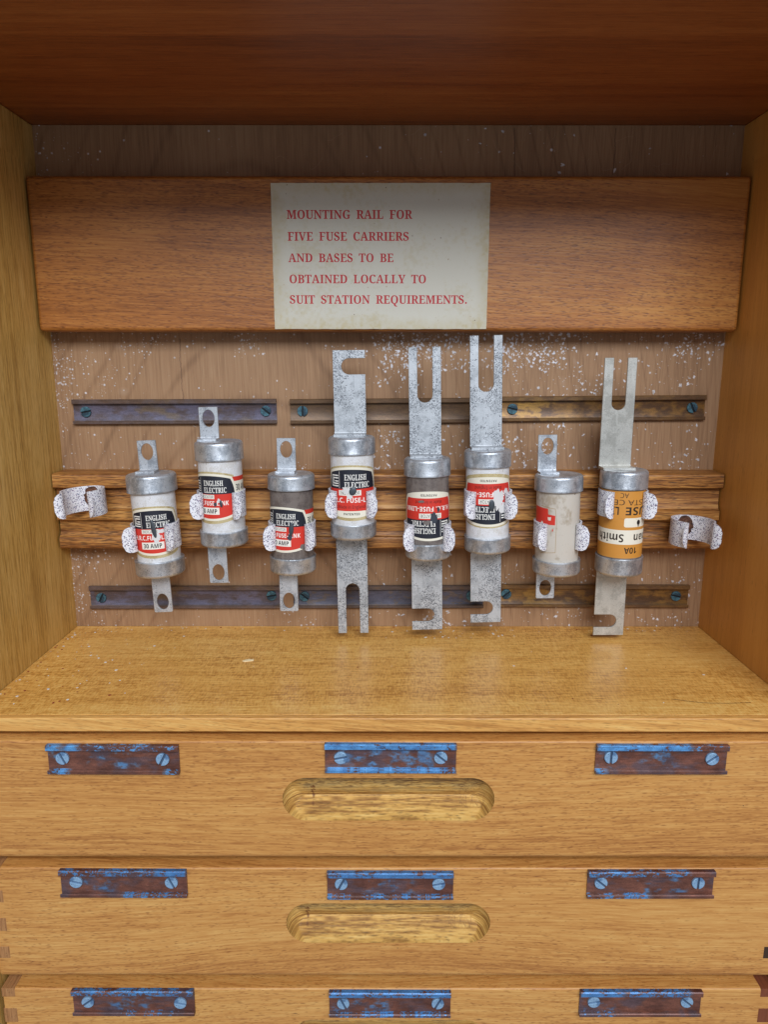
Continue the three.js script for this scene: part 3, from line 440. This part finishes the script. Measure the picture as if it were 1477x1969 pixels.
function printLabel(kind, seed, tears) { // one square unit is the label's bounding box, 900 x 700
  return canvas(900, 700, (x, w, h) => {
    const r = rng(seed); x.fillStyle = CREAM; x.fillRect(0, 0, w, h);
    const inset = (m, top, bot, col) => { // rounded shield between two heights
      x.fillStyle = col; x.save(); x.beginPath(); x.rect(0, top, w, bot - top); x.clip(); x.beginPath();
      for (let i = 0; i <= 120; i++) { const a = i / 120 * Math.PI * 2, c = Math.cos(a), s = Math.sin(a), q = Math.max(Math.abs(c), Math.abs(s)), A = c / q, B = s / q, k = 0.3; const X = w / 2 + (w / 2 - m) * A * Math.sqrt(1 - k * B * B), Y = h / 2 + (h / 2 - m) * B * Math.sqrt(1 - k * A * A); i ? x.lineTo(X, Y) : x.moveTo(X, Y); }
      x.fill(); x.restore();
    };
    const long = kind === 'long', mid = long ? 300 : 302; inset(34, 0, mid, NAVY); inset(34, mid, long ? 640 : h, RED); if (long) inset(34, 604, h, CREAM);
    logo(x, 190, 200, 130, 'rgb(240,238,230)'); x.fillStyle = 'rgb(236,232,224)'; x.fillRect(272, 62, 6, mid - 70);
    fitText(x, 'ENGLISH', 'bold serif', 108, 352, 180, 330, 'rgb(240,238,230)'); fitText(x, 'ELECTRIC', 'bold serif', 108, 352, 282, 378, 'rgb(240,238,230)');
    x.fillStyle = 'rgb(236,232,220)'; if (long) { x.fillRect(262, 318, 330, 72); fitText(x, 'INDICATOR', 'sans-serif', 66, 282, 378, 290, 'rgb(34,36,44)'); } else { x.fillRect(262, 310, 270, 62); fitText(x, 'INDICATOR', 'sans-serif', 58, 278, 362, 240, 'rgb(34,36,44)'); }
    fitText(x, long ? 'H.R.C. FUSE-LINK' : 'H.R.C.FUSE-LINK', 'bold sans-serif', 92, long ? 96 : 110, long ? 486 : 468, long ? 730 : 640, 'rgb(244,236,228)');
    if (long) { fitText(x, 'Made in England', 'sans-serif', 62, 250, 570, 400, 'rgb(60,18,18)'); fitText(x, 'PATENTED', 'bold sans-serif', 44, 330, 662, 240, 'rgb(60,56,52)'); }
    else { x.fillStyle = 'rgb(236,232,220)'; x.fillRect(240, 500, 360, 104); fitText(x, '30 AMP', 'bold sans-serif', 92, 268, 586, 300, 'rgb(36,36,42)'); }
    for (const [type, cx, cy, rx, ry] of tears) tear(x, r, blobPts(cx, cy, rx, ry, type === 'paper' ? 30 : 18, r), type === 'paper' ? 'rgb(214,212,210)' : type === 'dark' ? 'rgb(54,60,70)' : type === 'body' ? 'rgb(112,104,100)' : 'rgb(122,70,46)');
    for (let i = 0; i < 500; i++) { x.fillStyle = r() < 0.5 ? `rgba(230,222,210,${0.3 * r()})` : `rgba(60,44,34,${0.25 * r()})`; const s = 1 + 4 * r() ** 2; x.fillRect(r() * w, r() * h, s, s); }
    for (let i = 0; i < 60; i++) { x.strokeStyle = `rgba(220,214,204,${0.25 * r()})`; x.lineWidth = 1.2; x.beginPath(); const a = r() * w, b = r() * h; x.moveTo(a, b); x.lineTo(a + (r() - 0.5) * 70, b + (r() - 0.5) * 50); x.stroke(); }
  });
}
function labelPatch(cy, hgt, ang0, angW, flip, R = RB + 0.14) { // shield-shaped sheet wrapped on the body
  const n = 40, m = 18, pos = [], uv = [], idx = [], k = 0.3;
  for (let j = 0; j <= m; j++) for (let i = 0; i <= n; i++) { const A = i / n * 2 - 1, B = j / m * 2 - 1, x = A * Math.sqrt(1 - k * B * B), y = B * Math.sqrt(1 - k * A * A), a = ang0 + x * angW / 2; pos.push(R * Math.sin(a), cy + y * hgt / 2, R * Math.cos(a)); uv.push(flip ? 0.5 - x / 2 : 0.5 + x / 2, flip ? 0.5 - y / 2 : 0.5 + y / 2); }
  for (let j = 0; j < m; j++) for (let i = 0; i < n; i++) { const a = j * (n + 1) + i, b = a + n + 1; idx.push(a, a + 1, b + 1, a, b + 1, b); }
  const g = new THREE.BufferGeometry(); g.setAttribute('position', new THREE.Float32BufferAttribute(pos, 3)); g.setAttribute('uv', new THREE.Float32BufferAttribute(uv, 2)); g.setIndex(idx); g.computeVertexNormals(); return g;
}
function bandPatch(y0, y1, a0, a1, R) { const g = new THREE.CylinderGeometry(R, R, y1 - y0, 40, 1, true, a0, a1 - a0); g.translate(0, (y0 + y1) / 2, 0); return g; }
const paper = (map) => new THREE.MeshPhysicalMaterial({ map, roughness: 0.5, side: THREE.DoubleSide });
const sideTex = (seed) => canvas(420, 520, (x, w, h) => { x.fillStyle = RED; x.fillRect(0, 0, w, h); x.fillStyle = CREAM; x.fillRect(40, 60, w, 190); x.fillRect(40, 262, w, 210); fitText(x, '30 AMP', 'bold sans-serif', 120, 80, 190, 330, 'rgb(36,36,42)'); fitText(x, 'TIA', 'bold sans-serif', 100, 110, 420, 160, 'rgb(36,36,42)'); const r = rng(seed); tear(x, r, blobPts(200, 330, seed % 2 ? 90 : 10, seed % 2 ? 90 : 8, 14, r), 'rgb(74,64,58)'); });
const orangeTex = () => canvas(1400, 720, (x, w, h) => { // wraps right round; drawn as read with the fuse turned over
  x.fillStyle = 'rgb(204,140,58)'; x.fillRect(0, 0, w, h); x.translate(w, h); x.rotate(Math.PI);
  const ink = 'rgb(44,34,26)', per = w / 360, X = (deg) => w / 2 - deg * per; // deg: towards the viewer's right
  x.fillStyle = CREAM; x.fillRect(0, 150, w, 156); // top here lies nearest the foot of the fuse
  fitText(x, '10A', 'bold sans-serif', 92, X(30), 118, 37 * per, ink);
  fitText(x, 'Dorman', 'bold sans-serif', 120, X(125), 262, 110 * per, ink); fitText(x, 'Smith', 'bold sans-serif', 120, X(-9), 262, 76 * per, ink);
  x.fillStyle = CREAM; x.beginPath(); x.roundRect ? x.roundRect(X(67), 338, 78 * per, 98, 20) : x.rect(X(67), 338, 78 * per, 98); x.fill();
  x.fillStyle = 'rgb(30,26,24)'; x.beginPath(); x.ellipse(X(30), 386, 22, 28, 0, 0, 7); x.fill(); x.beginPath(); x.ellipse(X(30), 362, 9, 24, 0, 0, 7); x.fill();
  fitText(x, 'FUSE', 'bold sans-serif', 118, X(73), 552, 84 * per, ink); fitText(x, 'LINK', 'bold sans-serif', 118, X(-24), 552, 52 * per, ink);
  fitText(x, 'ASTA CERTIFIED', 'sans-serif', 76, X(56), 628, 190 * per, ink); fitText(x, 'AC', 'sans-serif', 70, X(-3), 700, 22 * per, ink);
  const r = rng(9); for (let i = 0; i < 400; i++) { x.fillStyle = `rgba(60,40,20,${0.14 * r()})`; const s = 1 + 4 * r(); x.fillRect(r() * w, r() * h, s, s); } for (let i = 0; i < 24; i++) { x.fillStyle = `rgba(90,70,50,${0.10 * r()})`; x.beginPath(); x.ellipse(r() * w, r() * h, 30 * r(), 12 * r(), r() * 3, 0, 7); x.fill(); }
});
const creamTex = () => canvas(1400, 720, (x, w, h) => {
  const r = rng(12); x.fillStyle = 'rgb(196,188,176)'; x.fillRect(0, 0, w, h);
  for (let j = 0; j < h; j += 4) for (let i = 0; i < w; i += 4) { const n = fbm(i * 0.008, j * 0.008 + 9), f = fbm(i * 0.05, j * 0.05); x.fillStyle = `rgba(${140},${122},${98},${0.5 * sstep(0.5, 0.75, n * 0.7 + f * 0.3)})`; x.fillRect(i, j, 4, 4); }
  for (let i = 0; i < 200; i++) { x.strokeStyle = `rgba(90,78,64,${0.3 * r()})`; x.lineWidth = 1.4; x.beginPath(); const a = r() * w, b = r() * h; x.moveTo(a, b); x.lineTo(a + (r() - 0.5) * 30, b + (r() - 0.5) * 60); x.stroke(); }
  const c = w / 2, per = w / 360, Y = (mm) => h - mm / 38 * h; // scrap of a red printed label on the left
  x.strokeStyle = 'rgba(150,112,60,0.55)'; x.lineWidth = 5; x.beginPath(); x.moveTo(c - 62 * per, Y(28.5)); x.lineTo(c - 20 * per, Y(27.6)); x.lineTo(c - 16 * per, Y(22)); x.lineTo(c - 17 * per, Y(8)); x.lineTo(c - 60 * per, Y(7)); x.stroke();
  tear(x, r, [[c - 95 * per, Y(28)], [c - 40 * per, Y(27.6)], [c - 38 * per, Y(25)], [c - 20 * per, Y(24.5)], [c - 19 * per, Y(20.5)], [c - 44 * per, Y(20.2)], [c - 60 * per, Y(15)], [c - 95 * per, Y(14)]], RED);
  tear(x, r, blobPts(c - 36 * per, Y(23), 24, 16, 9, r), 'rgb(220,212,200)'); tear(x, r, blobPts(c - 58 * per, Y(20), 20, 26, 9, r), 'rgb(216,206,194)'); tear(x, r, blobPts(c - 26 * per, Y(18), 8, 14, 7, r), RED); tear(x, r, blobPts(c + 34 * per, Y(34), 8, 12, 7, r), 'rgb(110,100,90)');
});

const D = [ // cap centres x (upper, lower), cap ends y, tags: [x centre, end y, depth]
  { xt: -129.1, xb: -127.2, yt: 98.8, yb: 42.2, ch: [9.7, 9], rc: 13.3, body: 'china', up: ['eye', -132.4, 115.9, 22.5, 8], dn: ['eye', -126.6, 20, 31, -8], lab: ['short', 1, [['paper', 490, 430, 66, 100], ['paper', 580, 345, 60, 30]]], ly: 68.2, lh: 26, glue: 1, la: 0.16, lw: 2.62, ind: [2.2, 70, 1.3, 10, 0.16], tag: 'tagZinc', label: 'white fuse at far left, torn red and black label, small eyelet tags' },
  { xt: -91.5, xb: -90.6, yt: 116.3, yb: 59.2, ch: [9.9, 8.5], rc: 12.9, body: 'china', up: ['eye', -97.8, 134, 22.5, 8], dn: ['eye', -94.4, 37.2, 31, -8], lab: ['short', 2, [['dark', 540, 450, 26, 40], ['paper', 600, 400, 30, 36]]], ly: 87.2, lh: 25.6, glue: 1, la: -0.36, lw: 2.62, ind: [2, 83.8, 0.8, 4, 0.1], side: 3, tag: 'tagZinc', label: 'white fuse second from left, set higher, neat red and black label turned left' },
  { xt: -52.9, xb: -53, yt: 98.8, yb: 43.8, ch: [8.3, 9.2], rc: 12.75, body: 'brown', up: ['eye', -56, 117, 22.5, 8], dn: ['eye', -55.5, 20.6, 31, -8], lab: ['short', 3, [['dark', 590, 460, 40, 60], ['body', 830, 620, 90, 60]]], ly: 69.4, lh: 25, la: -0.38, lw: 2.62, ind: [1, 70, 1.3, 7.4, -0.08], side: 5, tag: 'tagZinc', label: 'brown bodied fuse with small eyelet tags and a red and black label' },
  { xt: -19.7, xb: -19.1, yt: 118.8, yb: 63.4, ch: [9.2, 8.4], rc: 12.65, body: 'china', up: ['hook', -20.9, 164, 22.5, 9, { side: 1, arm: 4.3, slot: 8.5 }], dn: ['fork', -20.2, 4.4, 22.5, 9, { slot: 7.8, depth: 29.8 }], lab: ['long', 4, [['paper', 380, 320, 80, 46], ['paper', 430, 400, 40, 40], ['paper', 780, 380, 28, 28], ['rust', 130, 560, 28, 100]]], ly: 89.8, lh: 27.4, glue: 1, la: -0.02, lw: 2.9, ind: [0.6, 90.6, 1.9, 4.6, -0.5], tag: 'tagSpeck', label: 'white fuse with a hooked tag above and a long fork pointing down' },
  { xt: 21.2, xb: 22.2, yt: 107.4, yb: 51.9, ch: [9.5, 9.2], rc: 12.6, body: 'brown', up: ['fork', 20, 165.7, 22.5, 9, { slot: 8.2, depth: 29.4 }], dn: ['hook', 22.4, 6.5, 22.5, 9, { side: -1, arm: 5, slot: 7.8 }], lab: ['long', 5, [['dark', 380, 330, 50, 90], ['body', 480, 260, 60, 36], ['dark', 310, 440, 24, 44], ['body', 560, 560, 46, 20]]], flip: true, ly: 77, lh: 27, la: 0, lw: 2.9, tag: 'tagSpeck', label: 'brown bodied fuse upside down, long forked tag pointing up' },
  { xt: 53.9, xb: 55.1, yt: 111.9, yb: 55.7, ch: [9.1, 8.6], rc: 12.7, body: 'china', up: ['fork', 52.9, 171.7, 22.5, 9, { slot: 8.2, depth: 29.6 }], dn: ['hook', 55.9, 10.9, 22.5, 9, { side: -1, arm: 4.8, slot: 7.9 }], lab: ['long', 6, [['paper', 300, 380, 80, 140], ['paper', 200, 260, 90, 80], ['paper', 160, 470, 50, 70], ['rust', 70, 220, 18, 60]]], flip: true, ly: 84.8, lh: 27, glue: 1, la: -0.1, lw: 2.9, ind: [0.6, 83, 1.6, 6.4, 0], tag: 'tagSpeck', label: 'white fuse upside down with a torn label, its fork the tallest of all' },
  { xt: 93.1, xb: 93.9, yt: 98.4, yb: 43, ch: [8.7, 8.3], rc: 13, body: 'cream', up: ['eye', 87.6, 119, 22.5, 8], dn: ['eye', 88.8, 27, 27, -6], tag: 'tagZinc', label: 'bare cream fuse with only a red scrap of label left' },
  { xt: 128.5, xb: 128.7, yt: 101, yb: 43, ch: [9.8, 10.2], rc: 12.7, body: 'orange', up: ['fork', 124.9, 160.1, 22.5, 9, { slot: 7.5, depth: 27.8 }], dn: ['hook', 127.5, 3.2, 22.5, 9, { side: -1, arm: 4.8, slot: 7.7 }], tag: 'tagClean', label: 'fuse with an orange and white wrapped label at far right' },
];
D.forEach((d, i) => {
  const L = d.yt - d.yb, base = d.dn[2], sl = (d.xb - d.xt) / (L - 9), t = thing('fuse_link', d.label, 'fuse', [0, 0, 0], 'fuse links held in the clips');
  const xm = (d.xt + d.xb) / 2, ym = (d.yt + d.yb) / 2, xb = xm + sl * (ym - base);
  t.position.set(xb * K, base * K, ZA * K); t.rotation.z = Math.atan(sl); t.base = [0, base, 0];   // own frame: y stays the height above the shelf, x and z from the axis
  const y0 = d.yb + d.ch[1] - 4, y1 = d.yt - d.ch[0] + 4, bl = y1 - y0, body = new THREE.CylinderGeometry(RB, RB, bl, 72, 1, true, Math.PI); body.translate(0, (y0 + y1) / 2, 0);
  if (d.body === 'china' || d.body === 'brown') planeUV(body, (x, y, z) => (Math.atan2(x, z) * RB + i * 17) / 40, (x, y) => (y + i * 11) / 40);
  part(t, 'body', body, d.body === 'orange' ? M.brown : d.body === 'cream' ? new THREE.MeshPhysicalMaterial({ map: creamTex(), roughness: 0.5 }) : M[d.body], d.body === 'brown' ? 'dull brown ceramic tube' : undefined);
  const c1 = capGeo(d.ch[0], d.rc); c1.rotateY(i * 1.3); c1.translate(0, d.yt, 0); part(t, 'end_cap', c1, M.cap);
  const c2 = capGeo(d.ch[1], d.rc); c2.rotateX(Math.PI); c2.rotateY(i * 2.1 + 1); c2.translate(0, d.yb, 0); part(t, 'end_cap', c2, M.cap);
  const small = d.up[0] === 'eye', w = small ? 10.3 : 17.4;
  const local = (x, y) => x - (xb - sl * (y - base));
  { const [kind, x, y, z, foot, o] = d.up, g = tagGeo(kind, w, y - d.yt + 0.2, o ?? {}, foot); tagUV(g, { mw: 60, mh: 60 }, i * 19, i * 7); g.translate(local(x, (y + d.yt) / 2), d.yt - 0.2, z - ZA); part(t, 'contact_tag', g, M[d.tag], { hook: 'tag with a side slot', fork: 'two pronged tag', eye: undefined }[kind]); }
  { const [kind, x, y, z, foot, o] = d.dn, oo = { ...o, r: small ? 0.9 : undefined }; if (kind === 'hook') oo.side = o.side; const g = tagGeo(kind, w, d.yb - y + 0.2, oo, foot); g.scale(1, -1, 1); { const p = g.attributes.position, q = g.attributes.normal; for (let k = 0; k < p.count; k += 3) { const a = [p.getX(k), p.getY(k), p.getZ(k)], b = [q.getX(k), q.getY(k), q.getZ(k)]; p.setXYZ(k, p.getX(k + 1), p.getY(k + 1), p.getZ(k + 1)); q.setXYZ(k, q.getX(k + 1), q.getY(k + 1), q.getZ(k + 1)); p.setXYZ(k + 1, ...a); q.setXYZ(k + 1, ...b); } }
    tagUV(g, { mw: 60, mh: 60 }, i * 23 + 9, i * 5 + 30); g.translate(local(x, (y + d.yb) / 2), d.yb + 0.2, z - ZA); part(t, 'contact_tag', g, M[d.tag], { hook: 'tag with a side slot', fork: 'two pronged tag', eye: undefined }[kind]); }
  if (d.lab) {
    const pl = part(t, 'paper_label', labelPatch(d.ly, d.lh, d.la, d.lw, d.flip), paper(printLabel(d.lab[0], d.lab[1] * 17, d.lab[2])), 'red and black printed label');
    if (d.glue) part(pl, 'glue_stain', labelPatch(d.ly + (d.flip ? 0.5 : -0.3), d.lh + 2.6, d.la, d.lw + 0.2, false, RB + 0.05), M.glue, 'dried yellow glue around the label');
    if (d.side) part(t, 'side_label', bandPatch(d.ly - 10.5, d.ly + 10.5, d.la + d.lw / 2 - 0.24, d.la + d.lw / 2 + 0.85, RB + 0.08), paper(sideTex(d.side)), 'red edged rating label');
  }
  if (d.ind) { const [a, y, hw, h, tl] = d.ind, g = new THREE.SphereGeometry(1, 14, 10); g.scale(hw, h / 2, 0.5); g.rotateZ(tl); g.translate(a, y, Math.sqrt(RB * RB - a * a) + 0.25); part(t, 'indicator', g, M.indicator, 'dark indicator wire showing through the label'); }
  if (d.body === 'orange') part(t, 'paper_label', bandPatch(y0 + 4.6, y1 - 4.6, Math.PI, Math.PI * 3, RB + 0.1), paper(orangeTex()), 'orange wrapped label with white bands');
});

// ---------------------------------------------------------------- litter on the shelf
{
  const s = new THREE.Shape([[-2.6, -0.6], [-1.2, 0.6], [0.6, 1.2], [1.4, 0.7], [2.6, 1.1], [2.2, 0.1], [2.7, -0.5], [0.4, -0.9], [-1.4, -1.3]].map(([a, b]) => new THREE.Vector2(a, b)));
  const g = new THREE.ExtrudeGeometry(s, { depth: 0.25, bevelEnabled: false }); g.rotateX(-Math.PI / 2); g.scale(1.15, 1.6, 1.3); g.rotateZ(0.03); g.translate(-75.5, 0.15, 52.8);
  const t = thing('wood_chip', 'small pale splinter of wood lying on the shelf', 'wood chip', [-75.5, 0.1, 52.8]); part(t, 'splinter', g, new THREE.MeshStandardMaterial({ color: 0xf0dcae, roughness: 0.8 }));
  const c = new THREE.CatmullRomCurve3([[135, 0.4, 98], [148, 0.3, 101.5], [158, 0.5, 102.5], [171, 0.3, 101.5]].map((p) => new THREE.Vector3(...p)));
  const hr = thing('loose_hair', 'thin dark hair lying on the shelf near its right front corner', 'hair', [155, 0.1, 101]); part(hr, 'strand', new THREE.TubeGeometry(c, 40, 0.07, 5), new THREE.MeshStandardMaterial({ color: 0x2c1a10, roughness: 0.6 }));
  const r = rng(404), mk = (n, pick, size) => { const gs = []; for (let i = 0; i < n; i++) { const [x, z] = pick(); const q = new THREE.DodecahedronGeometry(size * (0.3 + 0.8 * r() ** 2), 0); q.scale(1 + r(), 0.35, 1 + 0.5 * r()); q.rotateY(r() * 6); q.translate(x, 0.12, z); gs.push(q); } return mergeGeometries(gs); };
  const pickL = () => { const u = r(); return u < 0.45 ? [-188 + 60 * r() ** 2, 4 + 100 * r()] : u < 0.75 ? [-180 + 360 * r(), 2 + 8 * r()] : u < 0.9 ? [20 + 60 * r(), 6 + 14 * r()] : [-180 + 360 * r(), 3 + 100 * r()]; };
  const add = (name, label, n, size, color) => { const m = new THREE.Mesh(mk(n, pickL, size).scale(K, K, K), new THREE.MeshStandardMaterial({ color, roughness: 0.9 })); m.name = name; m.userData = { label, category: 'debris', kind: 'stuff' }; scene.add(m); };
  add('paint_crumbs', 'tiny white paint crumbs scattered along the edges of the shelf', 150, 0.5, 0xd8d4cc); add('red_crumbs', 'tiny red and brown crumbs scattered on the shelf', 70, 0.45, 0x8a3420);
}
scene.traverse((o) => { if (o.isMesh) { o.castShadow = true; o.receiveShadow = true; } });
renderer.render(scene, camera);
